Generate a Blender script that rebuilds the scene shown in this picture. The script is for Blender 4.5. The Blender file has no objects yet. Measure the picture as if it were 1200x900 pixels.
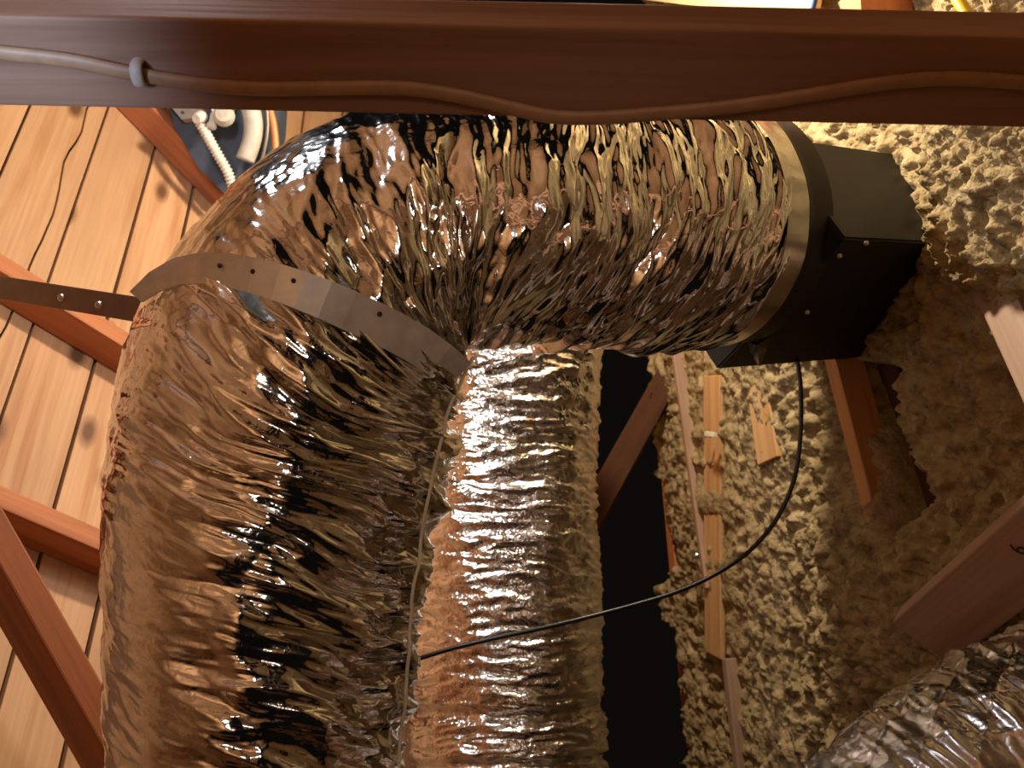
import bpy, bmesh, math, random
import numpy as np
from mathutils import Vector, Matrix

random.seed(7)
C = bpy.context.scene.collection

# ------------------------------------------------------------------ camera, world, lights, exposure
F = 1200.0                                   # focal length in pixels of the 1200x900 frame
PITCH = math.radians(15)
cp, sp_ = math.cos(PITCH), math.sin(PITCH)
R = np.array([0, -sp_, -cp]); U = np.array([1.0, 0, 0]); FW = np.array([0, cp, -sp_])   # picture right, up, forward
EYE = np.array([0, 0, 1.05])
cam = bpy.data.cameras.new('camera'); camo = bpy.data.objects.new('camera', cam); C.objects.link(camo)
camo.matrix_world = Matrix([[*(R[i], U[i], -FW[i]), EYE[i]] for i in range(3)] + [[0, 0, 0, 1]])
cam.sensor_width = 36; cam.lens = 36.0*F/1200
cam.clip_start = 0.02
cam.dof.use_dof = True; cam.dof.focus_distance = 1.25; cam.dof.aperture_fstop = 9
bpy.context.scene.camera = camo

w = bpy.data.worlds.new('attic_air'); bpy.context.scene.world = w; w.use_nodes = True
w.node_tree.nodes['Background'].inputs[0].default_value = (1.0, .8, .65, 1)
w.node_tree.nodes['Background'].inputs[1].default_value = .004

def W(v):                                     # picture frame (right, up, forward) metres -> world
    v = np.asarray(v, float)
    return EYE + v[..., 0:1]*R + v[..., 1:2]*U + v[..., 2:3]*FW
def WD(v):
    v = np.asarray(v, float)
    return v[..., 0:1]*R + v[..., 1:2]*U + v[..., 2:3]*FW
def cpt(x, y, d): return np.array([(x-600)/F*d, (450-y)/F*d, d])
def P(x, y, d): return W(cpt(x, y, d))

def lamp(name, loc, power, color, radius, spot=None, aim=None):
    l = bpy.data.lights.new(name, 'SPOT' if spot else 'POINT')
    l.energy = power; l.color = color; l.shadow_soft_size = radius
    o = bpy.data.objects.new(name, l); C.objects.link(o); o.location = loc
    if spot:
        l.spot_size = math.radians(spot); l.spot_blend = .6
        o.rotation_euler = (Vector(aim)-Vector(loc)).to_track_quat('-Z', 'Y').to_euler()
    return o
WARM = (1.0, .83, .62)
lamp('work_lamp', W([.17, .85, 1.78]), 66, WARM, .05)
lamp('cool_offframe_light', W([-.46, .72, 1.22]), 14, (.93, .95, 1.0), .07)  # unseen cool source off the upper left, whitening boards and duct bend
lamp('front_fill_spot', W([.16, .35, -.1]), 4.0, (1, .95, .88), .08, 48, W([0, -.2, 1.2]))  # added fill beside the viewer for the pale streak on the large duct
lamp('rear_fill_spot', W([-.1, -.1, -.35]), 44, (1, .84, .66), .06, 140, W([-.8, .1, -1.6]))  # added spot on the far slope so the foil reflects bright boards
lamp('stripe_fill', W([-.21, -.04, 1.63]), 1.1, (1, .97, .92), .05)  # added light behind the large duct for the narrower duct's white stripe
lamp('blue_fill_spot', W([-.55, .12, .45]), 16, (.45, .64, 1.0), .06, 45, W([-.5, .3, .88]))  # added blue spot on the post's left end, standing in for glare

vs = bpy.context.scene.view_settings
vs.view_transform = 'Standard'; vs.look = 'None'; vs.gamma = 1; vs.use_curve_mapping = False
vs.exposure = 0.0

# ------------------------------------------------------------------ noise
rs = np.random.RandomState(3)
PERM = rs.permutation(512).astype(np.int32); PERM = np.concatenate([PERM, PERM, PERM])
GR = rs.normal(size=(512, 3)); GR /= np.linalg.norm(GR, axis=1)[:, None]; GR = GR.astype(np.float32)
def noise(x, y, z):
    x, y, z = np.broadcast_arrays(*(np.asarray(a, np.float32) for a in (x, y, z)))
    xi, yi, zi = np.floor(x), np.floor(y), np.floor(z)
    xf, yf, zf = x-xi, y-yi, z-zi
    xi, yi, zi = (a.astype(np.int32) & 511 for a in (xi, yi, zi))
    fade = lambda t: t*t*t*(t*(t*6-15)+10)
    u, v, ww = fade(xf), fade(yf), fade(zf)
    out = 0
    for dx in (0, 1):
        a = PERM[xi+dx]
        for dy in (0, 1):
            b = PERM[(a+yi+dy) & 1023]
            for dz in (0, 1):
                g = GR[PERM[(b+zi+dz) & 1023]]
                n = g[..., 0]*(xf-dx)+g[..., 1]*(yf-dy)+g[..., 2]*(zf-dz)
                out = out + n*(u if dx else 1-u)*(v if dy else 1-v)*(ww if dz else 1-ww)
    return out*1.6
TR = rs.uniform(-1, 1, size=(256, 256)).astype(np.float32)
def facets(a, b):
    '''piecewise flat crumple: random heights on a triangle lattice'''
    i, j = np.floor(a), np.floor(b); fa, fb = a-i, b-j
    i = i.astype(int) & 255; j = j.astype(int) & 255; i2 = (i+1) & 255; j2 = (j+1) & 255
    v00, v10, v01, v11 = TR[i, j], TR[i2, j], TR[i, j2], TR[i2, j2]
    return np.where(fa+fb < 1, v00+(v10-v00)*fa+(v01-v00)*fb, v11+(v01-v11)*(1-fa)+(v10-v11)*(1-fb))
def ridge(n): return 1-np.abs(n)*2
def sstep(a, b, x):
    t = np.clip((x-a)/(b-a), 0, 1); return t*t*(3-2*t)

# ------------------------------------------------------------------ materials
def srgb(r, g, b):
    f = lambda c: ((c/255+.055)/1.055)**2.4 if c > 10 else c/255/12.92
    return (f(r), f(g), f(b), 1)
def newmat(name):
    m = bpy.data.materials.new(name); m.use_nodes = True
    nt = m.node_tree; b = nt.nodes['Principled BSDF']
    return m, nt, b
def N(nt, t, **k):
    n = nt.nodes.new(t)
    for a, v in k.items():
        if a.startswith('i_'):
            key = a[2:]; key = int(key) if key.isdigit() else key.replace('_', ' ')
            n.inputs[key].default_value = v
        else: setattr(n, a, v)
    return n
def ramp(nt, src, stops):
    r = N(nt, 'ShaderNodeValToRGB'); e = r.color_ramp.elements
    while len(e) < len(stops): e.new(.5)
    for el, (p, c) in zip(e, stops): el.position = p; el.color = c
    nt.links.new(src, r.inputs[0]); return r.outputs[0]
def mix(nt, f, a, b, mode='MIX'):
    m = N(nt, 'ShaderNodeMix', data_type='RGBA', blend_type=mode)
    for s, v in ((0, f), (6, a), (7, b)):
        if isinstance(v, (int, float, tuple)): m.inputs[s].default_value = v
        else: nt.links.new(v, m.inputs[s])
    return m.outputs[2]
def plain(name, col, rough=.6, metal=0.0, bump=0, scale=60, var=.12):
    m, nt, b = newmat(name)
    tc = N(nt, 'ShaderNodeTexCoord')
    n = N(nt, 'ShaderNodeTexNoise', i_Scale=scale, i_Detail=4.0)
    nt.links.new(tc.outputs['Object'], n.inputs['Vector'])
    c = ramp(nt, n.outputs[0], [(.3, tuple(x*(1-var) for x in col[:3])+(1,)), (.7, tuple(min(1, x*(1+var)) for x in col[:3])+(1,))])
    nt.links.new(c, b.inputs['Base Color'])
    b.inputs['Roughness'].default_value = rough; b.inputs['Metallic'].default_value = metal
    if bump:
        bp = N(nt, 'ShaderNodeBump', i_Strength=bump, i_Distance=.002)
        nt.links.new(n.outputs[0], bp.inputs['Height']); nt.links.new(bp.outputs[0], b.inputs['Normal'])
    return m
def wood(name, light, dark, knots=True, rough=.62, vary=.25):
    m, nt, b = newmat(name)                      # grain runs along the object's own X
    tc = N(nt, 'ShaderNodeTexCoord'); oi = N(nt, 'ShaderNodeObjectInfo')
    add = N(nt, 'ShaderNodeVectorMath', operation='MULTIPLY_ADD')
    nt.links.new(oi.outputs['Random'], add.inputs[0]); add.inputs[1].default_value = (17, 31, 23)
    nt.links.new(tc.outputs['Object'], add.inputs[2])
    mp = N(nt, 'ShaderNodeMapping'); mp.inputs['Scale'].default_value = (1.6, 24, 24)
    nt.links.new(add.outputs[0], mp.inputs[0])
    n1 = N(nt, 'ShaderNodeTexNoise', i_Scale=1.0, i_Detail=5.0, i_Distortion=.7)
    nt.links.new(mp.outputs[0], n1.inputs['Vector'])
    mp2 = N(nt, 'ShaderNodeMapping'); mp2.inputs['Scale'].default_value = (4, 160, 160)
    nt.links.new(add.outputs[0], mp2.inputs[0])
    n2 = N(nt, 'ShaderNodeTexNoise', i_Scale=1.0, i_Detail=3.0)
    nt.links.new(mp2.outputs[0], n2.inputs['Vector'])
    c = ramp(nt, n1.outputs[0], [(.3, dark), (.52, light), (.75, tuple(x*.86 for x in light[:3])+(1,))])
    c = mix(nt, .22, c, ramp(nt, n2.outputs[0], [(.3, tuple(x*.6 for x in dark[:3])+(1,)), (.7, light)]))
    n3 = N(nt, 'ShaderNodeTexNoise', i_Scale=2.2, i_Detail=2.0); nt.links.new(add.outputs[0], n3.inputs['Vector'])
    c = mix(nt, .8, c, ramp(nt, n3.outputs[0], [(.3, (1-vary, 1-vary*1.1, 1-vary*1.2, 1)), (.7, (1, 1, 1, 1))]), 'MULTIPLY')
    if knots:
        mp3 = N(nt, 'ShaderNodeMapping'); mp3.inputs['Scale'].default_value = (4.4, 9, 9)
        nt.links.new(add.outputs[0], mp3.inputs[0])
        v = N(nt, 'ShaderNodeTexVoronoi', i_Scale=1.0, i_Randomness=1.0); nt.links.new(mp3.outputs[0], v.inputs['Vector'])
        k = ramp(nt, v.outputs['Distance'], [(.08, (1, 1, 1, 1)), (.2, (0, 0, 0, 1))])
        c = mix(nt, k, c, tuple(x*.3 for x in dark[:3])+(1,))
    ra = N(nt, 'ShaderNodeMapRange', i_3=1-vary*.7, i_4=1.0); nt.links.new(oi.outputs['Random'], ra.inputs[0])
    c = mix(nt, 1.0, c, ra.outputs[0], 'MULTIPLY')
    nt.links.new(c, b.inputs['Base Color']); b.inputs['Roughness'].default_value = rough
    b.inputs['Specular IOR Level'].default_value = .3
    bp = N(nt, 'ShaderNodeBump', i_Strength=.25, i_Distance=.0015)
    nt.links.new(n2.outputs[0], bp.inputs['Height']); nt.links.new(bp.outputs[0], b.inputs['Normal'])
    return m
def foil(name, col, rough, bump=.35, scale=70):
    m, nt, b = newmat(name)
    b.inputs['Metallic'].default_value = 1.0
    tc = N(nt, 'ShaderNodeTexCoord')
    n = N(nt, 'ShaderNodeTexNoise', i_Scale=9.0, i_Detail=3.0); nt.links.new(tc.outputs['Object'], n.inputs['Vector'])
    c = ramp(nt, n.outputs[0], [(.3, tuple(x*.86 for x in col[:3])+(1,)), (.7, col)])
    nt.links.new(c, b.inputs['Base Color'])
    mr = N(nt, 'ShaderNodeMapRange', i_1=.35, i_2=.7, i_3=rough*.8, i_4=rough*1.35); nt.links.new(n.outputs[0], mr.inputs[0])
    nt.links.new(mr.outputs[0], b.inputs['Roughness'])
    n2 = N(nt, 'ShaderNodeTexNoise', i_Scale=float(scale), i_Detail=2.0, i_Distortion=1.0); nt.links.new(tc.outputs['Object'], n2.inputs['Vector'])
    bp = N(nt, 'ShaderNodeBump', i_Strength=bump, i_Distance=.004)
    nt.links.new(n2.outputs[0], bp.inputs['Height']); nt.links.new(bp.outputs[0], b.inputs['Normal'])
    return m
def fluff(name):
    m, nt, b = newmat(name)
    tc = N(nt, 'ShaderNodeTexCoord')
    n1 = N(nt, 'ShaderNodeTexNoise', i_Scale=38.0, i_Detail=6.0, i_Roughness=.65)
    n2 = N(nt, 'ShaderNodeTexNoise', i_Scale=6.0, i_Detail=3.0)
    for n in (n1, n2): nt.links.new(tc.outputs['Object'], n.inputs['Vector'])
    c = ramp(nt, n1.outputs[0], [(.28, srgb(104, 88, 62)), (.5, srgb(160, 141, 104)), (.75, srgb(188, 172, 134))])
    c = mix(nt, .5, c, ramp(nt, n2.outputs[0], [(.3, (.72, .68, .62, 1)), (.7, (1, 1, 1, 1))]), 'MULTIPLY')
    nt.links.new(c, b.inputs['Base Color']); b.inputs['Roughness'].default_value = .95
    b.inputs['Specular IOR Level'].default_value = .1
    bp = N(nt, 'ShaderNodeBump', i_Strength=.7, i_Distance=.006)
    n3 = N(nt, 'ShaderNodeTexNoise', i_Scale=120.0, i_Detail=4.0); nt.links.new(tc.outputs['Object'], n3.inputs['Vector'])
    nt.links.new(n3.outputs[0], bp.inputs['Height']); nt.links.new(bp.outputs[0], b.inputs['Normal'])
    return m

M_plank = wood('pine_sheathing', srgb(222, 176, 132), srgb(194, 138, 94))
M_rafter = wood('rafter_fir', srgb(196, 124, 80), srgb(150, 84, 50), vary=.15)
M_post = wood('aged_fir', srgb(168, 128, 102), srgb(136, 100, 78), knots=False, vary=.12)
M_brace = wood('brace_fir', srgb(176, 106, 66), srgb(134, 74, 42), vary=.15)
M_joist = wood('joist_fir', srgb(206, 150, 98), srgb(160, 104, 62), vary=.15)
M_tan = wood('weathered_fir', srgb(182, 152, 130), srgb(156, 124, 102), knots=False, vary=.12)
M_dark_shaded = wood('dark_and_shaded_fir', srgb(86, 52, 32), srgb(60, 36, 22), knots=False, rough=.95)  # gap brace has its shade put into this colour; hollow board shares it
M_ply = wood('plywood', srgb(230, 205, 150), srgb(206, 172, 114), knots=False)
M_foil = foil('crinkled_foil', (.78, .77, .76, 1), .10, bump=.16)
M_foil2 = foil('bright_foil', (.84, .83, .81, 1), .17, bump=.5, scale=110)
M_foil3 = foil('dull_foil', (.62, .62, .63, 1), .25, bump=.2)
M_tape = foil('foil_tape', (.62, .60, .57, 1), .22, bump=.15, scale=30)
M_strap = plain('galvanised_strap', srgb(226, 222, 214), .38, .35, bump=.12, scale=40)
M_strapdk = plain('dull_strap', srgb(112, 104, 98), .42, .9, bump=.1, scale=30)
M_steel = plain('bright_steel', srgb(200, 196, 188), .3, 1.0)
M_black = plain('black_sheet_metal', srgb(24, 21, 19), .6, .0, bump=.05, scale=20)
M_fluff = fluff('mineral_fluff')
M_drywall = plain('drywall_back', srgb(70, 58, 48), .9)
M_cable = plain('beige_cable', srgb(168, 130, 96), .5)
M_cord = plain('black_cord', srgb(22, 20, 20), .35)
M_yellow = plain('yellow_cable', srgb(238, 206, 50), .45)
M_blue = plain('blue_cable', srgb(40, 66, 120), .45)
M_staple = plain('white_staple', srgb(200, 190, 175), .5)
M_cab = plain('slate_sheet_metal', srgb(62, 72, 86), .5)
M_pale = plain('pale_grey_enamel', srgb(186, 182, 168), .5)
M_white = plain('off_white_plastic', srgb(226, 222, 208), .45)
M_copper = plain('copper', srgb(206, 130, 80), .5, .3)
M_ink = plain('stamp_ink', srgb(60, 40, 30), .8)
M_card = wood('exposed_lath', srgb(228, 184, 130), srgb(200, 150, 100), knots=False)

# ------------------------------------------------------------------ object helpers
def base(name, label=None, cat=None, group=None, kind=None, o=None):
    if label: o['label'] = label
    if cat: o['category'] = cat
    if group: o['group'] = group
    if kind: o['kind'] = kind
    return o
def thing(name, loc, label, cat, group=None):
    o = bpy.data.objects.new(name, None); C.objects.link(o); o.location = Vector(loc); o.empty_display_size = .05
    return base(name, label, cat, group, None, o)
def world_loc(o):
    v = Vector((0, 0, 0))
    while o is not None:
        v = v+o.location; o = o.parent
    return np.array(v)
def mesh_obj(name, verts, faces, mat, parent=None, smooth=True, origin=None):
    """verts in world coordinates"""
    verts = np.asarray(verts, float)
    og = world_loc(parent) if parent is not None else (np.asarray(origin, float) if origin is not None else verts.mean(0))
    me = bpy.data.meshes.new(name)
    me.from_pydata((verts-og).tolist(), [], faces if isinstance(faces, list) else faces.tolist())
    me.materials.append(mat)
    if smooth: me.polygons.foreach_set('use_smooth', np.ones(len(me.polygons), bool))
    me.update()
    bm = bmesh.new(); bm.from_mesh(me)
    if len(bm.faces) < 5000: bmesh.ops.recalc_face_normals(bm, faces=bm.faces); bm.to_mesh(me)
    bm.free()
    o = bpy.data.objects.new(name, me); C.objects.link(o)
    if parent is not None: o.parent = parent
    else: o.location = Vector(og)
    return o
def frame(x, y=None, z=None):
    """orthonormal world axes with X along x and Z near z"""
    x = np.asarray(x, float); x = x/np.linalg.norm(x)
    z = np.asarray(z, float); z = z-(z@x)*x; z /= np.linalg.norm(z)
    y = np.cross(z, x); return x, y, z
def box_obj(name, centre, ax, dims, mat, parent=None, bev=.002, edges=None):
    """a board with its own local frame (grain along local X)"""
    bm = bmesh.new(); bmesh.ops.create_cube(bm, size=1)
    for v in bm.verts: v.co = Vector((v.co.x*dims[0], v.co.y*dims[1], v.co.z*dims[2]))
    if bev: bmesh.ops.bevel(bm, geom=bm.edges[:], offset=bev, segments=2, affect='EDGES', profile=.6)
    me = bpy.data.meshes.new(name); bm.to_mesh(me); bm.free(); me.materials.append(mat)
    o = bpy.data.objects.new(name, me); C.objects.link(o)
    x, y, z = ax
    m = Matrix([[x[i], y[i], z[i], centre[i]] for i in range(3)]+[[0, 0, 0, 1]])
    if parent is not None:
        o.parent = parent; m = Matrix.Translation(Vector(-world_loc(parent))) @ m
    o.matrix_local = m
    return o
def spline(pts, n):
    pts = np.asarray(pts, float); k = len(pts)
    t = np.zeros(k); t[1:] = np.cumsum(np.maximum(np.linalg.norm(np.diff(pts[:, :3], axis=0), axis=1), 1e-6)**.5)
    m = np.gradient(pts, t, axis=0)
    tt = np.linspace(0, t[-1], n*4); i = np.clip(np.searchsorted(t, tt, 'right')-1, 0, k-2)
    h = (t[i+1]-t[i])[:, None]; s = ((tt-t[i])[:, None])/h
    q = (2*s**3-3*s**2+1)*pts[i]+(s**3-2*s**2+s)*h*m[i]+(-2*s**3+3*s**2)*pts[i+1]+(s**3-s**2)*h*m[i+1]
    L = np.concatenate([[0], np.cumsum(np.linalg.norm(np.diff(q[:, :3], axis=0), axis=1))])
    s2 = np.linspace(0, L[-1], n)
    return np.stack([np.interp(s2, L, q[:, j]) for j in range(pts.shape[1])], 1), s2
def grid_faces(nu, nv, closed=True):
    i = np.arange(nu-1)[:, None]; j = np.arange(nv if closed else nv-1)[None]
    j2 = (j+1) % nv
    return np.stack(np.broadcast_arrays(i*nv+j, i*nv+j2, (i+1)*nv+j2, (i+1)*nv+j), -1).reshape(-1, 4)
def tube(name, pts, rad, mat, parent=None, n=60, nv=10, flat=None, origin=None, wob=None):
    q, s = spline(pts, n)
    T = np.gradient(q, axis=0); T /= np.linalg.norm(T, axis=1)[:, None]
    ref = np.array(flat[0] if flat else [.31, .44, .83], float)
    a = np.cross(T, ref); a /= np.linalg.norm(a, axis=1)[:, None]; b = np.cross(T, a)
    ang = np.linspace(0, 2*np.pi, nv, endpoint=False)
    sq = flat[1] if flat else 1
    r = np.full(n, rad) if wob is None else rad*wob(s)
    V = q[:, None]+r[:, None, None]*(np.cos(ang)[None, :, None]*a[:, None]+sq*np.sin(ang)[None, :, None]*b[:, None])
    V = V.reshape(-1, 3); f = grid_faces(n, nv).tolist()
    f += [list(range(nv))[::-1], [(n-1)*nv+k for k in range(nv)]]
    return mesh_obj(name, V, f, mat, parent, origin=origin)
def lathe(name, centre, axis, prof, mat, parent=None, nv=24):
    axis = np.asarray(axis, float); axis /= np.linalg.norm(axis)
    a = np.cross(axis, [.31, .44, .83]); a /= np.linalg.norm(a); b = np.cross(axis, a)
    ang = np.linspace(0, 2*np.pi, nv, endpoint=False)
    V = np.concatenate([centre+axis*z+r*(np.cos(ang)[:, None]*a+np.sin(ang)[:, None]*b) for r, z in prof])
    f = grid_faces(len(prof), nv).tolist()
    f += [list(range(nv))[::-1], [(len(prof)-1)*nv+k for k in range(nv)]]
    o = mesh_obj(name, V, f, mat, parent, smooth=False)
    return o
def prism(name, outline, d0, d1, mat, parent=None):
    """solid with a polygonal face: outline at distance d0 extruded back to d1 along the viewing axis"""
    k = len(outline)
    a = np.array([cpt(x, y, d0) for x, y in outline]); b = a+np.array([0, 0, d1-d0])
    f = [list(range(k)), list(range(k, 2*k))]+[[i, (i+1) % k, k+(i+1) % k, k+i] for i in range(k)]
    return mesh_obj(name, W(np.concatenate([a, b])), f, mat, parent, smooth=False)

# ------------------------------------------------------------------ roof: boards, rafters
RD = 1.5
d1 = np.array([1470, -1000, 1200.]); d2 = np.array([-112, 1370, 1200.])
d1 /= np.linalg.norm(d1); d2 /= np.linalg.norm(d2)
nn = np.cross(d1, d2); nn /= np.linalg.norm(nn)
e1 = d1-(d1@d2)*d2; e1 /= np.linalg.norm(e1)              # down the slope, across the boards; d2 runs along them
def on_roof(x, y, off=0.0):
    r = cpt(x, y, 1.0); return r*((RD-off)/(nn@r))
ceiling = bpy.data.objects.new('ceiling', None); C.objects.link(ceiling)
ceiling.location = Vector(W(nn*RD)); ceiling['kind'] = 'structure'
X2, Y1, Z0 = WD(d2), WD(e1), WD(nn)
LO, HI = -1.9, 3.6
seams = [-1.62, -1.48, -1.34, -1.20, -1.06, -.92, -.78, -.64, -.5, -.37, -.235, -.10, .035, .165, .285, .432, .56, .672, .81, .945, 1.08, 1.21, 1.35, 1.49, 1.62, 1.75]
planks = {}
def plank(y0, y1, rng):
    off = rng.uniform(0, .005); g = .0034
    c = W(nn*(RD+.0095+off)+d2*((LO+HI)/2)+e1*((y0+y1)/2))
    return box_obj('plank', c, (X2, Y1*1.0, np.cross(X2, Y1)), (HI-LO, y1-y0-2*g, .019), M_plank, ceiling, bev=.0015)
rng = random.Random(5)
for a, b in zip(seams[:-1], seams[1:]):
    if abs(a-.285) < 1e-6: continue
    planks[a] = plank(a, b, rng)
# the board with a wandering split: two pieces that share a wavy edge
def split_plank(side):
    xs = np.concatenate([[LO], np.arange(1.3, 2.35, .04), [HI]])
    rr = np.random.RandomState(11)
    wav = .392+.006*np.sin(xs*9)+.0045*np.sin(xs*23+1)+rr.normal(size=len(xs))*.0016
    wav = np.where(xs > 1.6, wav+.012*(xs-1.6), wav)
    lo = np.full(len(xs), .2872) if side == 0 else wav+.0022
    hi = wav-.0022 if side == 0 else np.full(len(xs), .4298)
    k = len(xs); top = []
    for z in (RD+.002, RD+.021):
        for arr in (lo, hi): top += [W(nn*z+d2*x+e1*y) for x, y in zip(xs, arr)]
    V = np.array(top); f = []
    for i in range(k-1):
        f += [[i, i+1, k+i+1, k+i], [2*k+i, 3*k+i, 3*k+i+1, 2*k+i+1], [i, 2*k+i, 2*k+i+1, i+1], [k+i, k+i+1, 3*k+i+1, 3*k+i]]
    f += [[0, k, 3*k, 2*k], [k-1, 3*k-1, 4*k-1, 2*k-1]]
    ax = (X2, Y1, np.cross(X2, Y1)); A = np.array(ax)
    c = W(nn*RD+d2*.85+e1*.36)
    me = bpy.data.meshes.new('plank'); me.from_pydata(((V-c) @ A.T).tolist(), [], f); me.materials.append(M_plank)
    bm = bmesh.new(); bm.from_mesh(me); bmesh.ops.recalc_face_normals(bm, faces=bm.faces); bm.to_mesh(me); bm.free()
    o = bpy.data.objects.new('plank', me); C.objects.link(o); o.parent = ceiling
    o.matrix_local = Matrix.Translation(Vector(-world_loc(ceiling))) @ Matrix([[*(A[j][i] for j in range(3)), c[i]] for i in range(3)]+[[0, 0, 0, 1]])
    return o
planks[.285] = split_plank(0); split_plank(1)
# roofing felt behind the boards keeps the attic closed
box_obj('felt', W(nn*(RD+.04)+d2*.85+e1*.06), (X2, Y1, np.cross(X2, Y1)), (HI-LO, 3.5, .01), plain('roofing_felt', srgb(40, 34, 30), .9), ceiling, bev=0)
# far slope of the roof, behind the viewer
ridge_p = W(nn*RD+e1*-1.62+d2*.85)
Y1b = Y1*np.array([-1, -1, 1]); Y1b = Y1b-(Y1b@X2)*X2; Y1b /= np.linalg.norm(Y1b)
Zb = np.cross(X2, Y1b)
for k in range(24):
    box_obj('plank', ridge_p-X2*.8+Y1b*(.075+k*.14), (X2, Y1b, Zb), (HI-LO+1.6, .136, .019), M_plank, ceiling, bev=0)

RH = .07
def rafter(p, q, label, ext=(.6, 1.2), th=.038, group=None):
    a, b = on_roof(*p, RH), on_roof(*q, RH)
    u = b-a; L = np.linalg.norm(u); u /= L
    v = np.cross(u, nn); v /= np.linalg.norm(v)
    if v@d2 > 0: v = -v
    a = a-u*ext[0]; b = b+u*ext[1]
    c = (a+b)/2+v*th/2+nn*(RH/2)
    x, y, z = frame(WD(u), None, WD(nn))
    o = box_obj('rafter', W(c), (x, y, z), (np.linalg.norm(b-a), th, RH), M_rafter, None, bev=.0025)
    base('', label, 'rafter', group, None, o); return o
rafter((185, 118), (275, 212), 'reddish rafter crossing the boards beside the grey machine, nearest the picture top')
rafter((0, 296), (154, 392), 'middle rafter on the roof boards, passing behind the dark metal strap')
rafter((0, 568), (118, 620), 'third rafter from the picture top, below the strap, with dark shaded side')

# nails poking through the boards
for x, y, key in ((22, 155, .165), (6, 198, .165), (88, 268, .285), (30, 282, .285), (66, 285, .432), (116, 245, .432), (155, 248, .56), (217, 208, .56), (108, 322, .56), (52, 500, .432), (78, 476, .56), (102, 577, .56)):
    p = on_roof(x, y, 0)
    pl = planks[key]
    # nails are sub-parts of their board
    m = pl.matrix_local.copy()
    wl = Matrix.Translation(Vector(world_loc(ceiling))) @ m
    bm = bmesh.new()
    bmesh.ops.create_cone(bm, cap_ends=True, segments=8, radius1=.0026, radius2=.0012, depth=.022)
    me = bpy.data.meshes.new('nail'); bm.to_mesh(me); bm.free(); me.materials.append(M_strapdk)
    o = bpy.data.objects.new('nail', me); C.objects.link(o); o.parent = pl
    dirw = Vector(WD(-nn+np.array([random.uniform(-.4, .4), random.uniform(-.5, .3), 0])))
    o.matrix_local = wl.inverted() @ (Matrix.Translation(Vector(W(p-nn*.006))) @ dirw.to_track_quat('Z', 'Y').to_matrix().to_4x4())

# ------------------------------------------------------------------ floor, loose insulation
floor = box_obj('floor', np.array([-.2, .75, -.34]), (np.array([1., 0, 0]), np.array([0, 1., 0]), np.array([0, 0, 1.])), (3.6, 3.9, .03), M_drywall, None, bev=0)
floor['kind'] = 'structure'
bk = box_obj('fibre_blanket', np.array([-.2, -.55, -.08]), (np.array([1., 0, 0]), np.array([0, 1., 0]), np.array([0, 0, 1.])), (3.6, 1.5, .16), M_fluff, floor, bev=.02)
def project(X, Y, Z):
    v = np.stack([X, Y, Z], -1)-EYE
    d = v@FW; return 600+F*(v@R)/d, 450-F*(v@U)/d
def inpoly(px, py, poly, soft):
    """signed softness: 1 deep inside, 0 outside"""
    best = np.full(px.shape, 1e9); ins = np.zeros(px.shape, bool); k = len(poly)
    for i in range(k):
        x0, y0 = poly[i]; x1, y1 = poly[(i+1) % k]
        dx, dy = x1-x0, y1-y0
        t = np.clip(((px-x0)*dx+(py-y0)*dy)/(dx*dx+dy*dy+1e-9), 0, 1)
        best = np.minimum(best, np.hypot(px-x0-t*dx, py-y0-t*dy))
        c = ((y0 > py) != (y1 > py)) & (px < dx*(py-y0)/(dy+1e-9)+x0); ins ^= c
    return np.clip(np.where(ins, best, -best)/soft, -1, 1)
GX = np.linspace(-1.25, 1.15, 580); GY = np.linspace(.25, 2.95, 620)
XX, YY = np.meshgrid(GX, GY, indexing='ij')
jx = noise(XX*30, YY*30, 0*XX+3)*.008; jy = noise(XX*30, YY*30, 0*XX+9)*.008
XX = XX+jx; YY = YY+jy
z = .050*noise(XX*3.2, YY*3.2, .5)
clump = np.abs(noise(XX*20, YY*20, 4.2))*1.8
z += .016*clump+.013*noise(XX*38, YY*38, 1.7)+.009*(2.2*np.abs(noise(XX*70, YY*70, 7.7))-.6)+.005*noise(XX*110, YY*110, 5.)
z -= .02
ppx, ppy = project(XX, YY, 0*XX)
trench = [(978, 425), (1012, 520), (1030, 590), (1040, 630), (1082, 585), (1050, 500), (1040, 430)]
tm = sstep(-.35, .6, inpoly(ppx, ppy, trench, 14))
z -= tm*.13
# the far edge of the blanket falls away into the eaves
z += .055*sstep(1050, 1130, ppx)*sstep(400, 300, ppy)
edge = np.interp(ppy, [300, 430, 560, 640, 662, 690, 720, 740, 800, 900, 1000], [752, 758, 768, 786, 788, 768, 772, 790, 795, 806, 815])+7*noise(XX*18, YY*18, 2.)
fall = sstep(3, -6, ppx-edge)
z -= fall*.30
# level, matted strip where a board shows through
lathm = sstep(30, 14, np.abs(ppx-(834+(ppy-600)*.02)))*sstep(440, 465, ppy)*sstep(780, 765, ppy)
bare = np.interp(ppy, [452, 462, 496, 503, 512, 520, 568, 580, 600, 610, 645, 660, 704, 714, 770], [0, 1, 1, .2, .2, 1, 1, .1, .1, 1, 1, .1, .1, 1, 1])
bare = bare*sstep(-.45, -.05, noise(XX*30, YY*30, 8.)+.1)
z = z*(1-.7*lathm)+lathm*(.014-.022*bare)
smooth_l = sstep(945, 900, ppx)*sstep(330, 420, ppy)*(1-fall)
z = np.where(fall < .02, z*(1-.5*smooth_l), z)
V = np.stack([XX, YY, z], -1).reshape(-1, 3)
keep = grid_faces(580, 620, False)
fm = fall.reshape(-1)[keep].min(1) < .97
ins = mesh_obj('loose_insulation', V, keep[fm], M_fluff, None, origin=(0, 1.2, 0))
base('', 'clumpy khaki loose fill insulation covering the right side of the picture', 'insulation', None, 'stuff', ins)

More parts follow.
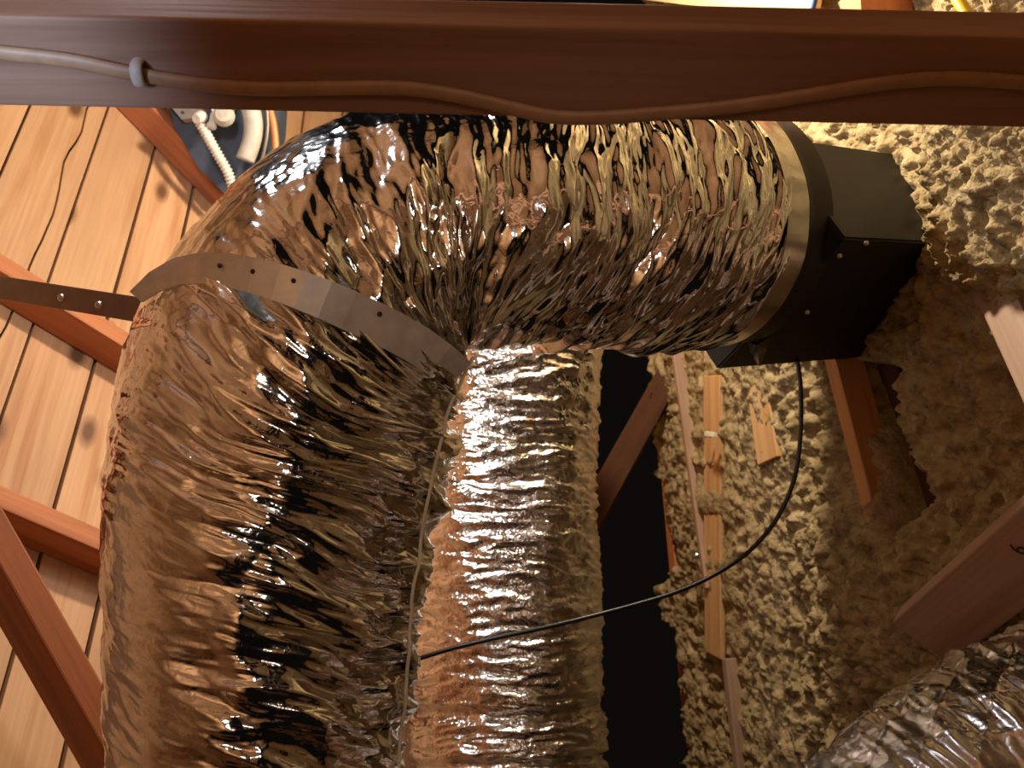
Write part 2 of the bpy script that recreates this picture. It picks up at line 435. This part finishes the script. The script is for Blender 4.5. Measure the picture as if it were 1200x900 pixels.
def on_floor(x, y, zz=0.0):
    r = W(cpt(x, y, 1.0))-EYE; t = (zz-EYE[2])/r[2]; return EYE+r*t
def board_floor(name, p, q, wd, th, z0, mat, label, cat, yaw_normal=(0, 0, 1), group=None, parent=None):
    a, b = on_floor(*p, z0), on_floor(*q, z0)
    x, y, zz = frame(b-a, None, np.asarray(yaw_normal, float))
    o = box_obj(name, (a+b)/2-zz*th/2, (x, y, zz), (np.linalg.norm(b-a), wd, th), mat, parent)
    if label: base('', label, cat, group, None, o)
    return o
board_floor('joist', (762, 380), (814, 960), .038, .14, -.012, M_rafter, 'reddish joist at the edge of the insulation beside the dark gap', 'joist')
board_floor('lath_board', (833, 440), (835, 768), .082, .012, .003, M_card, 'orange tan board showing in patches through the lit insulation', 'board')
board_floor('lath_board', (886, 450), (899, 540), .085, .012, .006, M_card, 'small orange board patch in the insulation just below the black box', 'board')
board_floor('batten', (780, 360), (826, 690), .014, .03, .011, M_tan, 'thin tan batten sunk in the insulation left of the orange board', 'batten')
board_floor('batten', (848, 772), (868, 960), .022, .05, .008, M_tan, 'tan batten with a dark slit beside it, under the orange board end', 'batten')
board_floor('joist', (964, 390), (1034, 660), .034, .06, .004, M_joist, 'joist with bright upper edge next to the dark hollow under the black box', 'joist')

board_floor('board', (1012, 420), (1075, 640), .17, .012, -.085, M_dark_shaded, 'dark brown board at the bottom of the hollow beside the bright edged joist', 'board')

# ------------------------------------------------------------------ timbers nearer the viewer
def timber(name, p, q, dp, dq, wd, th, nrm, mat, label, cat, ext=(0, 0), bev=.003):
    """board whose broad face (width wd) is centred on the line p-q and faces nrm (picture frame)"""
    a, b = cpt(*p, dp), cpt(*q, dq); u = (b-a)/np.linalg.norm(b-a)
    a = a-u*ext[0]; b = b+u*ext[1]
    x, y, z = frame(WD(u), None, WD(np.asarray(nrm, float)))
    c = W((a+b)/2)-z*th/2
    return base('', label, cat, None, None, box_obj(name, c, (x, y, z), (np.linalg.norm(b-a), wd, th), mat, None, bev))
# web post across the top of the picture: crease line on its corner
ca, cb = cpt(0, 18, .872), cpt(1200, 44, .872)
pu = (cb-ca)/np.linalg.norm(cb-ca)
nbig = np.array([0, -.74, -.67]); nbig = nbig-(nbig@pu)*pu; nbig /= np.linalg.norm(nbig)
wbig = np.cross(pu, nbig); wbig = wbig if wbig[1] < 0 else -wbig
pa, pb = ca-pu*.55, cb+pu*.45
post_c = (pa+pb)/2+wbig*.0445-nbig*.0225
x, y, z = frame(WD(pu), None, WD(nbig))
post = box_obj('truss_post', W(post_c), (x, y, z), (np.linalg.norm(pb-pa), .089, .045), M_post, None, .003)
base('', 'dark brown timber across the picture top with a cable stapled to it', 'timber', None, None, post)
def on_post(px, py, lift):
    r = cpt(px, py, 1.0); t = ((ca+nbig*lift)@nbig)/(r@nbig); return r*t
cab_pts = [(-60, 56), (0, 62), (80, 71), (160, 87), (230, 98), (300, 104), (400, 103), (480, 104), (540, 113), (600, 127), (650, 137), (700, 138), (760, 134), (840, 127), (920, 116), (1000, 103), (1060, 95), (1120, 92), (1200, 97), (1280, 106)]
cbt = thing('power_cable', W(on_post(600, 120, .004)), 'beige flat cable running along the dark timber at the picture top', 'cable')
tube('sheath', [W(on_post(px, py, .0042)) for px, py in cab_pts], .0072, M_cable, cbt, n=220, nv=12, flat=(WD(nbig), .6))
sa = W(on_post(163, 86, .006))
def staple(parent, c, ax, side, nrm):
    pts = [c-side*.009-nrm*.008, c-side*.009+nrm*.003, c-side*.006+nrm*.006, c+side*.006+nrm*.006, c+side*.009+nrm*.003, c+side*.009-nrm*.008]
    return tube('staple', pts, .0032, M_staple, parent, n=24, nv=8, flat=(ax, 1.8))
staple(cbt, sa, WD(pu), WD(wbig), WD(nbig))

# diagonal brace bottom left
bu = cpt(131, 894, 1.32)-cpt(0, 664, 1.32); bu /= np.linalg.norm(bu)
perp = np.array([-bu[1], bu[0], 0]); perp = perp if perp[0] > 0 else -perp
ang = math.radians(47)
n_n = perp*math.cos(ang)+np.array([0, 0, -1])*math.sin(ang)
n_b = -perp*math.sin(ang)+np.array([0, 0, -1])*math.cos(ang)
k0 = cpt(0, 664, 1.32)-bu*.5; k1 = cpt(131, 894, 1.32)+bu*.5
bc = (k0+k1)/2-n_n*.07-n_b*.019
x, y, z = frame(WD(bu), None, WD(n_b))
base('', 'diagonal brace in the bottom left corner with a dark broad face', 'brace', None, None,
     box_obj('brace', W(bc), (x, y, z), (np.linalg.norm(k1-k0), .14, .038), M_brace, None, .003))
# timbers in the insulation on the right
timber('web_timber', (1085, 750), (1215, 643), 1.50, 1.28, .098, .038, (-.25, .1, -1), M_tan, 'broad brown timber rising from the insulation above the lower right duct', 'timber', ext=(.015, .35))
stamp_timber = C.objects['web_timber']
timber('web_timber', (1152, 318), (1216, 452), 1.52, 1.34, .055, .09, (-.7, -.45, -1), M_tan, 'brown timber at the right edge, half buried under bright insulation', 'timber', ext=(.1, .35))
timber('brace', (776, 452), (680, 625), 2.62, 2.40, .064, .038, (-.2, .25, -1), M_dark_shaded, 'dim diagonal brace in the dark gap behind the ducts', 'brace', ext=(.06, .1))
# things beyond the post at the very top
board_floor('plywood_sheet', (700, -60), (965, -60), .24, .018, .05, M_ply, 'pale plywood sheet glimpsed above the dark timber', 'plywood', yaw_normal=(0, 0, 1))
board_floor('joist', (985, -160), (1002, 60), .05, .1, .07, M_rafter, 'orange brown joist above the dark timber, left of the bright insulation', 'joist')
tube('blue_cable', [on_floor(x, y, .08) for x, y in ((945, 40), (953, 8), (962, -30), (972, -90))], .005, M_blue, None, n=30, nv=8)
base('', 'thin blue cable over the plywood at the picture top', 'cable', None, None, C.objects['blue_cable'])
tube('yellow_cable', [on_floor(x, y, .085) for x, y in ((1150, 50), (1133, 16), (1118, -8), (1098, -60))], .0085, M_yellow, None, n=30, nv=10)
base('', 'yellow cable lying on insulation at the top right', 'cable', None, None, C.objects['yellow_cable'])

# ------------------------------------------------------------------ foil ducts
def duct_surface(ctrl, nu, nv, disp):
    """ctrl: (px, py, depth, radius in px). Returns verts (picture frame), s, phi, frames"""
    pts = []
    for px, py, d, r in ctrl:
        c = cpt(px, py, d); pts.append([*c, r/F*d])
    q, s = spline(pts, nu)
    c, rad = q[:, :3], q[:, 3]
    T = np.gradient(c, axis=0)
    for _ in range(6):
        T[1:-1] = (T[:-2]+T[1:-1]*2+T[2:])/4
    T /= np.linalg.norm(T, axis=1)[:, None]
    back = np.array([0, 0, -1.0])
    front = back-(T@back)[:, None]*T; front /= np.linalg.norm(front, axis=1)[:, None]
    # right-handed frame is (right, up, back)
    fl = np.array([1, 1, -1.0])
    out = -np.cross(T*fl, front*fl)*fl
    ph = np.linspace(0, 2*np.pi, nv, endpoint=False)
    S, PH = np.meshgrid(s, ph, indexing='ij')
    h = disp(S, PH, s[-1])
    rr = rad[:, None]+h
    V = c[:, None]+rr[..., None]*(np.cos(PH)[..., None]*out[:, None]+np.sin(PH)[..., None]*front[:, None])
    return V, s, (c, rad, T, out, front)
def cosd(ph, a): return np.cos(ph-a)

main_ctrl = [(284, 1620, 1.00, 176), (296, 1180, 1.10, 172), (302, 1000, 1.13, 174), (304, 900, 1.15, 175), (310, 700, 1.18, 184), (326, 560, 1.20, 196),
             (350, 430, 1.21, 190), (404, 328, 1.23, 167), (474, 276, 1.26, 153), (560, 262, 1.30, 149), (660, 258, 1.39, 148), (750, 260, 1.475, 147), (807, 263, 1.54, 146)]
def main_disp(S, PH, L):
    S = S-(L-L0); L = L0                            # measured back from the box end
    cx, cy = np.cos(PH), np.sin(PH)
    u = np.clip(S/L, 0, 1)
    bend = np.exp(-((u-.56)/.20)**2)
    inner = .5-.5*cx                                    # 0 on the outside of the bend, 1 at the pinch
    # folds slant across the limb and fan through the bend
    slant = .055*np.sin(PH-1.5)*(1-.4*sstep(.55, .75, u))
    s1 = S+slant+.016*noise(cx*1.2, cy*1.2, S*6)+.004*noise(cx*2.4, cy*2.4, S*22)
    calm = sstep(.52, .30, u)*sstep(.62, .30, inner)   # smooth taut part on the lower outer side
    taut = bend*sstep(.38, .12, inner)
    amp = np.clip(1-.62*calm-.75*taut, .18, 1)*(1+.25*bend*inner)
    b1 = ridge(noise(cx*1.0, cy*1.0, s1*25))
    b2 = ridge(noise(cx*1.7+5, cy*1.7, s1*64+11))
    b3 = ridge(noise(cx*3+9, cy*3, s1*125+3))
    b4 = noise(cx*7, cy*7+4, s1*220)
    pb = (PH+np.pi/2) % (2*np.pi)
    wv = .004*noise(cx*3, cy*3, S*40)
    f1 = facets((s1+wv+.016*pb)/.026, pb*2.1+.8*noise(cx*2, cy*2, S*12)+7)
    f2 = facets((s1+wv-.012*pb)/.0125+30, pb*3.3+.8*noise(cx*3, cy*3+5, S*20)+40)
    f3 = facets((s1+.02*pb)/.0065+90, pb*6+70)
    h = amp*(.0072*b1+.0028*b2+.0009*b3+.0080*f1+.0046*f2+.0014*f3)+.0011*taut*ridge(noise(cx*9, cy*9, S*26))+.0006*taut*ridge(noise(cx*20, cy*20, S*70))+.0007*b4*(.4+.6*amp)
    h += .006*noise(cx*1.4+3, cy*1.4, S*5)*(1-.5*taut)              # broad lumps
    h += calm*.0035*noise(cx*2.5, cy*2.5+7, (S+.10*np.sin(PH))*17)
    return h-.006-.0028*amp
_q, _l = spline([[*cpt(x, y, d), 0] for x, y, d, r in main_ctrl[1:]], 400)
L0 = _l[-1]
Vm, sm, frm = duct_surface(main_ctrl, 1250, 380, main_disp)
main = thing('flexible_duct', W(frm[0][700]), 'large crumpled silver foil duct bending across the picture centre', 'duct')
Lm = sm[-1]
mesh_obj('foil_jacket', W(Vm.reshape(-1, 3)), grid_faces(*Vm.shape[:2]), M_foil, main)
# smooth taped band at the black box end
T_end = frm[2][-1]; c_end = frm[0][-1]; r_end = frm[1][-1]
def ring_band(name, c, T, ro, s0, s1, mat, parent, disp=lambda s, p: 0*s, n=14, nv=160):
    T = T/np.linalg.norm(T)
    front = np.array([0, 0, -1.0]); front = front-(front@T)*T; front /= np.linalg.norm(front)
    fl = np.array([1, 1, -1.0]); out = -np.cross(T*fl, front*fl)*fl
    ph = np.linspace(0, 2*np.pi, nv, endpoint=False); s = np.linspace(s0, s1, n)
    S, PH = np.meshgrid(s, ph, indexing='ij')
    r = ro+disp(S, PH)
    V = c+S[..., None]*T+r[..., None]*(np.cos(PH)[..., None]*out+np.sin(PH)[..., None]*front)
    return mesh_obj(name, W(V.reshape(-1, 3)), grid_faces(n, nv), mat, parent)
ring_band('tape_band', c_end, T_end, r_end+.001, -.012, .036, M_tape, main, lambda S, P_: .0012*noise(np.cos(P_)*4, np.sin(P_)*4, S*30))
# bright jacket seam down the inner side
seam = [(560, 418), (535, 470), (522, 515), (512, 560), (500, 620), (497, 655), (489, 690), (486, 740), (483, 780), (480, 820), (474, 870), (470, 930)]
sd = [1.36, 1.33, 1.31, 1.30, 1.28, 1.27, 1.265, 1.26, 1.255, 1.25, 1.245, 1.24]
second_ctrl = [(622, 1560, 1.46, 146), (606, 1150, 1.66, 130), (600, 1000, 1.74, 124), (594, 880, 1.80, 119), (592, 720, 1.85, 112), (596, 560, 1.90, 103), (606, 440, 1.94, 98), (618, 330, 2.0, 92), (640, 240, 2.08, 86)]
def second_disp(S, PH, L):
    cx, cy = np.cos(PH), np.sin(PH)
    s1 = S+.012*noise(cx*1.5, cy*1.5, S*9)+.004*noise(cx*5, cy*5, S*30)
    h = .0050*ridge(noise(cx*1.2, cy*1.2, s1*26))+.0040*ridge(noise(cx*2.2+5, cy*2.2, s1*60))
    h += .0016*ridge(noise(cx*6, cy*6, s1*110))+.0011*noise(cx*10, cy*10, s1*120)
    h += .008*noise(cx*1.2+3, cy*1.2, S*6)
    pb = (PH+np.pi/2) % (2*np.pi)
    h += .0034*facets((s1+.006*pb)/.022, pb*3.1+3)+.0018*facets((s1-.008*pb)/.010+50, pb*5.5+20)
    h -= .012*np.exp(-((S-.86)/.012)**2)+.010*np.exp(-((S-.77)/.010)**2)
    return h-.007
Vs, ss, frs = duct_surface(second_ctrl, 760, 260, second_disp)
second = thing('flexible_duct', W(frs[0][250]), 'narrower bright foil duct behind the large bent one, beside the dark gap', 'duct')
mesh_obj('foil_jacket', W(Vs.reshape(-1, 3)), grid_faces(*Vs.shape[:2]), M_foil2, second)

third_ctrl = [(800, 1800, .94, 222), (860, 1520, .98, 216), (930, 1290, 1.02, 210), (1010, 1160, 1.06, 205), (1110, 1040, 1.10, 200), (1240, 950, 1.14, 200), (1400, 890, 1.18, 200), (1560, 860, 1.22, 198)]
def third_disp(S, PH, L):
    cx, cy = np.cos(PH), np.sin(PH)
    s1 = S+.02*np.sin(PH)+.010*noise(cx*1.5, cy*1.5, S*9)
    h = .0045*ridge(noise(cx*1.2, cy*1.2, s1*26))+.0030*ridge(noise(cx*1.8+5, cy*1.8, s1*60))+.0030*facets(s1/.02+9, ((PH+np.pi/2) % (2*np.pi))*3)+.0016*ridge(noise(cx*3, cy*3, s1*110))+.0014*facets(s1/.009+40, ((PH+np.pi/2) % (2*np.pi))*6)
    h += .005*noise(cx*1.3+3, cy*1.3, S*7)
    w1 = np.abs(((S*14+PH*3.0) % 1)-.5); w2 = np.abs(((S*14-PH*3.0) % 1)-.5)
    scrim = np.maximum(np.exp(-(w1/.03)**2), np.exp(-(w2/.03)**2))
    return h+.0022*scrim-.005
Vt, st, frt = duct_surface(third_ctrl, 620, 320, third_disp)
third = thing('flexible_duct', W(frt[0][150]), 'dull grey foil duct in the bottom right corner with netted jacket', 'duct')
mesh_obj('foil_jacket', W(Vt.reshape(-1, 3)), grid_faces(*Vt.shape[:2]), M_foil3, third)

# ------------------------------------------------------------------ hanging strap
hang = thing('hanging_strap', P(340, 340, 1.04), 'grey metal strap wrapped round the bend of the large duct', 'strap')
band_pts = [(165, 350), (175, 336), (192, 323), (222, 314), (268, 317), (318, 329), (372, 348), (430, 374), (486, 401), (516, 421), (532, 438)]
# a ribbon lying on the jacket: nearest front point of the jacket mesh for each spot
Vf = Vm.reshape(-1, 3)
VPX = 600+F*Vf[:, 0]/Vf[:, 2]; VPY = 450-F*Vf[:, 1]/Vf[:, 2]
nu_, nv_ = Vm.shape[:2]
cen = np.repeat(frm[0], nv_, 0); VN = Vf-cen; VN /= np.linalg.norm(VN, axis=1)[:, None]
fronty = np.einsum('ij,ij->i', VN, -Vf) > -.06
def on_jacket(px, py, rad=14):
    d2_ = (VPX-px)**2+(VPY-py)**2
    k = fronty & (d2_ < rad*rad)
    if not k.any():
        k = np.zeros(len(Vf), bool); idx = np.where(fronty)[0]; k[idx[np.argsort(d2_[idx])[:12]]] = True
    depth = np.percentile(Vf[k, 2], 15); nrm = VN[k].mean(0); nrm /= np.linalg.norm(nrm)
    return cpt(px, py, depth), nrm
sq, _s = spline([(x-5, y, 0) for x, y in seam], 40)
sp3 = np.array([on_jacket(x, y, 9)[0] for x, y, _z in sq])
for _ in range(3): sp3[1:-1, 2] = (sp3[:-2, 2]+2*sp3[1:-1, 2]+sp3[2:, 2])/4
sp3 = sp3*(1-.006/sp3[:, 2:3])
so = tube('jacket_seam', W(sp3), .0020, M_white, main, n=160, nv=6)
so['label'] = 'thin bright wavy seam'
bq, bs = spline([(x, y, 0) for x, y in band_pts], 15)
tq = np.gradient(bq, axis=0); tq /= np.linalg.norm(tq, axis=1)[:, None]
wq = np.stack([-tq[:, 1], tq[:, 0]], 1)
rows = []
for i in range(len(bq)):
    hw = np.interp(i*3.2, [0, 8, 30, 45], [9, 19, 24, 22])
    p0, n0 = on_jacket(*bq[i, :2], 18)
    row = []
    for t in (-1, -.5, 0, .5, 1):
        px, py = bq[i, 0]+wq[i, 0]*hw*t, bq[i, 1]+wq[i, 1]*hw*t
        row.append((cpt(px, py, 1)*p0[2], n0))
    rows.append(row)
G = np.array([[c for c, n_ in r] for r in rows]); GN = np.array([[n_ for c, n_ in r] for r in rows])
pass
for _ in range(2):
    G[1:-1] = (G[:-2]+2*G[1:-1]+G[2:])/4; GN[1:-1] = (GN[:-2]+2*GN[1:-1]+GN[2:])/4
GN /= np.linalg.norm(GN, axis=2)[..., None]
view = -G/np.linalg.norm(G, axis=2)[..., None]
Gt = G+GN*.006+view*.002; Gb = Gt-GN*.0022
nb = 5
Vb = np.concatenate([Gt.reshape(-1, 3), Gb.reshape(-1, 3)]); K = len(bq)*nb
fb = grid_faces(len(bq), nb, False); fb = np.concatenate([fb, fb[:, ::-1]+K]).tolist()
for i in range(len(bq)-1):
    for j in (0, nb-1):
        a, b = i*nb+j, (i+1)*nb+j; fb.append([a, b, b+K, a+K])
mesh_obj('band', W(Vb), fb, M_strap, hang, smooth=False)
def disc(name, c, nrm, r, h, mat, parent):
    return lathe(name, W(np.asarray(c)), WD(np.asarray(nrm)), [(r, -.001), (r, h*.5), (r*.7, h), (r*.25, h*1.1)], mat, parent, nv=14)
for px, py in ((257, 311), (296, 318), (344, 329), (445, 368), (490, 392), (536, 430)):
    i = int(np.argmin((bq[:, 0]-px)**2+(bq[:, 1]-py)**2))
    c = cpt(px, py, Gt[i, 2, 2]-.0005)
    disc('punched_hole', c, GN[i, 2], .0026, .0006, M_ink, hang)
# straight run of the strap from the roof to the duct
ta, tb = cpt(-90, 322, 1.62), cpt(175, 365, 1.34)
u = (tb-ta)/np.linalg.norm(tb-ta)
x, y, z = frame(WD(u), None, WD(np.array([-.05, -.12, -1.0])))
tail = box_obj('strap_tail', W((ta+tb)/2), (x, y, z), (np.linalg.norm(tb-ta), .0335, .003), M_strapdk, hang, bev=.0008)
tail['label'] = 'dark straight end of the strap with two screw heads'
for px, py in ((72, 348.5), (116, 357)):
    t = ((px+90)/265); d = 1/(1/1.62+(1/1.34-1/1.62)*t)
    disc('screw_head', cpt(px, py, d-.003), -np.array([-.05, -.12, -1.0])*-1, .0052, .003, M_steel, hang)

# ------------------------------------------------------------------ black plenum box
boxt = thing('black_plenum', W(c_end+T_end*.2), 'black sheet metal box half sunk in insulation at the right end of the large duct', 'plenum')
fl = np.array([1, 1, -1.0])
A = T_end/np.linalg.norm(T_end)
ring_band('collar', c_end, A, r_end-.004, .02, .10, M_black, boxt, lambda S, P_: .004*np.exp(-((S-.04)/.006)**2))
cdir = np.array([-.34, -.55, .67]); cdir -= (cdir@A)*A; cdir /= np.linalg.norm(cdir)
bdir = np.cross(A*fl, cdir*fl)*fl; bdir = bdir if bdir[1] > 0 else -bdir
rc = cpt(990, 279, 1.0); corner = rc*((c_end@A+.085)/(rc@A))
def cub(name, o, a, b, c, mat, parent):
    V = [o, o+a, o+a+b, o+b, o+c, o+a+c, o+a+b+c, o+b+c]
    f = [[0, 1, 2, 3], [4, 7, 6, 5], [0, 4, 5, 1], [1, 5, 6, 2], [2, 6, 7, 3], [3, 7, 4, 0]]
    m = mesh_obj(name, W(np.array(V)), f, mat, parent, smooth=False)
    bm = bmesh.new(); bm.from_mesh(m.data); bmesh.ops.bevel(bm, geom=bm.edges[:], offset=.003, segments=2, affect='EDGES'); bm.to_mesh(m.data); bm.free()
    return m
cub('box_body', corner, A*.42, bdir*.21, cdir*.30, M_black, boxt)
for px, py, dd in ((984, 300, corner[2]+.012), (1015, 285, corner[2]+.015), (946, 366, corner[2]+.06)):
    disc('screw_head', cpt(px, py, dd), (0, 0, -1), .0035, .002, M_steel, boxt)
# bent foil scrap at the lower corner
fpts = [(868, 396), (884, 388), (905, 392), (899, 408), (890, 429), (880, 415)]
fv = [cpt(x, y, 1.60+.03*((i*7) % 3)/3) for i, (x, y) in enumerate(fpts)]+[cpt(887, 405, 1.575)]
fv2 = [p+np.array([0, 0, .003]) for p in fv]
ff = [[i, (i+1) % 6, 6] for i in range(6)]; ff += [[b+7, a+7, c+7] for a, b, c in ff]+[[i, (i+1) % 6, (i+1) % 6+7, i+7] for i in range(6)]
o = mesh_obj('foil_flap', W(np.array(fv+fv2)), ff, M_foil3, boxt, smooth=False); o['label'] = 'torn silver foil flap'

# ------------------------------------------------------------------ black wire, small bits
wire = [(934, 420), (938, 450), (938, 510), (931, 560), (912, 605), (880, 644), (840, 672), (795, 693), (750, 707), (690, 723), (640, 735), (580, 748), (530, 760), (490, 772), (474, 777)]
wdep = [1.74, 1.74, 1.74, 1.73, 1.72, 1.71, 1.70, 1.69, 1.68, 1.66, 1.65, 1.645, 1.645, 1.65, 1.66]
wo = tube('black_wire', [P(x, y, d) for (x, y), d in zip(wire, wdep)], .0038, M_cord, None, n=160, nv=8)
base('', 'thin black wire curving from the black box across the bright narrower duct', 'wire', None, None, wo)
st_ = thing('cable_staple', on_floor(833, 509, .03), 'small white staple on the orange board in the insulation', 'staple')
box_obj('crown', on_floor(833, 509, .035), frame(on_floor(845, 511, .035)-on_floor(821, 507, .035), None, -FW), (.036, .012, .006), M_white, st_, .002)
for sx in (-.014, .014):
    xx = frame(on_floor(845, 511, .035)-on_floor(821, 507, .035), None, -FW)
    box_obj('leg', on_floor(833, 509, .028)+xx[0]*sx, xx, (.004, .010, .016), M_white, st_, .001)
nl = thing('roofing_nail', on_floor(817, 652, .02), 'shiny round nail head at the lower end of the thin batten', 'nail')
lathe('head', on_floor(817, 652, .03), -FW, [(.0075, 0), (.0075, .002), (.005, .004)], M_steel, nl, 16)
lathe('shank', on_floor(817, 652, .03), FW, [(.002, 0), (.002, .04)], M_steel, nl, 8)

# ------------------------------------------------------------------ machine behind the top rafter
mach = thing('furnace_unit', P(260, 160, 2.36), 'dark slate machine with pale fittings glimpsed between rafter and duct', 'machine')
prism('housing', [(185, 80), (330, 80), (326, 150), (316, 192), (298, 222), (262, 226), (232, 196), (205, 150)], 2.36, 2.44, M_cab, mach)
prism('cover_plate', [(190, 90), (238, 90), (238, 128), (226, 138), (213, 140), (198, 122)], 2.33, 2.36, M_pale, mach)
for px, py in ((214, 119), (214, 132)): disc('screw_head', cpt(px, py, 2.33), (0, 0, -1), .004, .003, M_strapdk, mach)
vt = [cpt(x, y, 2.30) for x, y in ((244, 96), (262, 96), (266, 118), (262, 132), (250, 134), (244, 120))]
vv = prism('valve_body', [(243, 96), (262, 96), (266, 118), (262, 132), (250, 134), (244, 120)], 2.27, 2.34, M_white, mach)
lathe('valve_knob', P(263, 138, 2.29), WD(np.array([.2, .1, -1])), [(.022, 0), (.024, .012), (.018, .026), (.008, .028)], M_pale, vv, 18)
lathe('valve_port', P(238, 136, 2.29), WD(np.array([-.3, -.5, -1])), [(.012, 0), (.014, .01), (.010, .03)], M_white, vv, 14)
lathe('valve_port', P(249, 143, 2.29), WD(np.array([-.1, -1, -.3])), [(.008, -.02), (.008, .004), (.011, .006), (.011, .014)], M_white, vv, 14)
tube('corrugated_hose', [P(x, y, d) for x, y, d in ((232, 140, 2.29), (240, 154, 2.29), (250, 172, 2.29), (258, 186, 2.30), (266, 200, 2.31), (274, 222, 2.33))], .0105, M_white, mach, n=150, nv=14,
     wob=lambda s: 1+.16*np.sin(s*2*np.pi/.0085))
tube('vent_elbow', [P(x, y, 2.31) for x, y in ((287, 84), (292, 118), (297, 145), (295, 165), (287, 188))], .021, M_pale, mach, n=40, nv=16)
tube('edge_trim', [P(x, y, 2.325) for x, y in ((306, 84), (312, 125), (313, 155), (306, 190), (296, 212))], .006, M_strapdk, mach, n=30, nv=8)
cpipe = tube('copper_pipe', [P(x, y, 2.33) for x, y in ((308, 84), (314, 118), (321, 150), (323, 182), (321, 215))], .0085, M_copper, None, n=40, nv=12)
base('', 'curved copper coloured pipe beside the dark machine', 'pipe', None, None, cpipe)

# printed grade mark on the broad timber, cut by the picture edge
tc_ = bpy.data.curves.new('printed_mark', 'FONT'); tc_.body = '6'; tc_.size = .03; tc_.extrude = .0003; tc_.align_x = 'CENTER'; tc_.align_y = 'CENTER'
to_ = bpy.data.objects.new('printed_mark', tc_); C.objects.link(to_)
bpy.context.view_layer.update()
me_ = bpy.data.meshes.new_from_object(to_.evaluated_get(bpy.context.evaluated_depsgraph_get()))
bpy.data.objects.remove(to_); bpy.data.curves.remove(tc_); me_.materials.clear(); me_.materials.append(M_ink)
mk = bpy.data.objects.new('printed_mark', me_); C.objects.link(mk); mk.parent = stamp_timber
inv = stamp_timber.matrix_local.inverted(); o_ = inv @ Vector(EYE); dr = (inv @ Vector(P(1194, 644, 1.0)))-o_
tt_ = (.0196-o_.z)/dr.z; hit_ = o_+dr*tt_
mk.matrix_local = Matrix.Translation(hit_) @ Matrix.Rotation(math.radians(20), 4, 'Z')
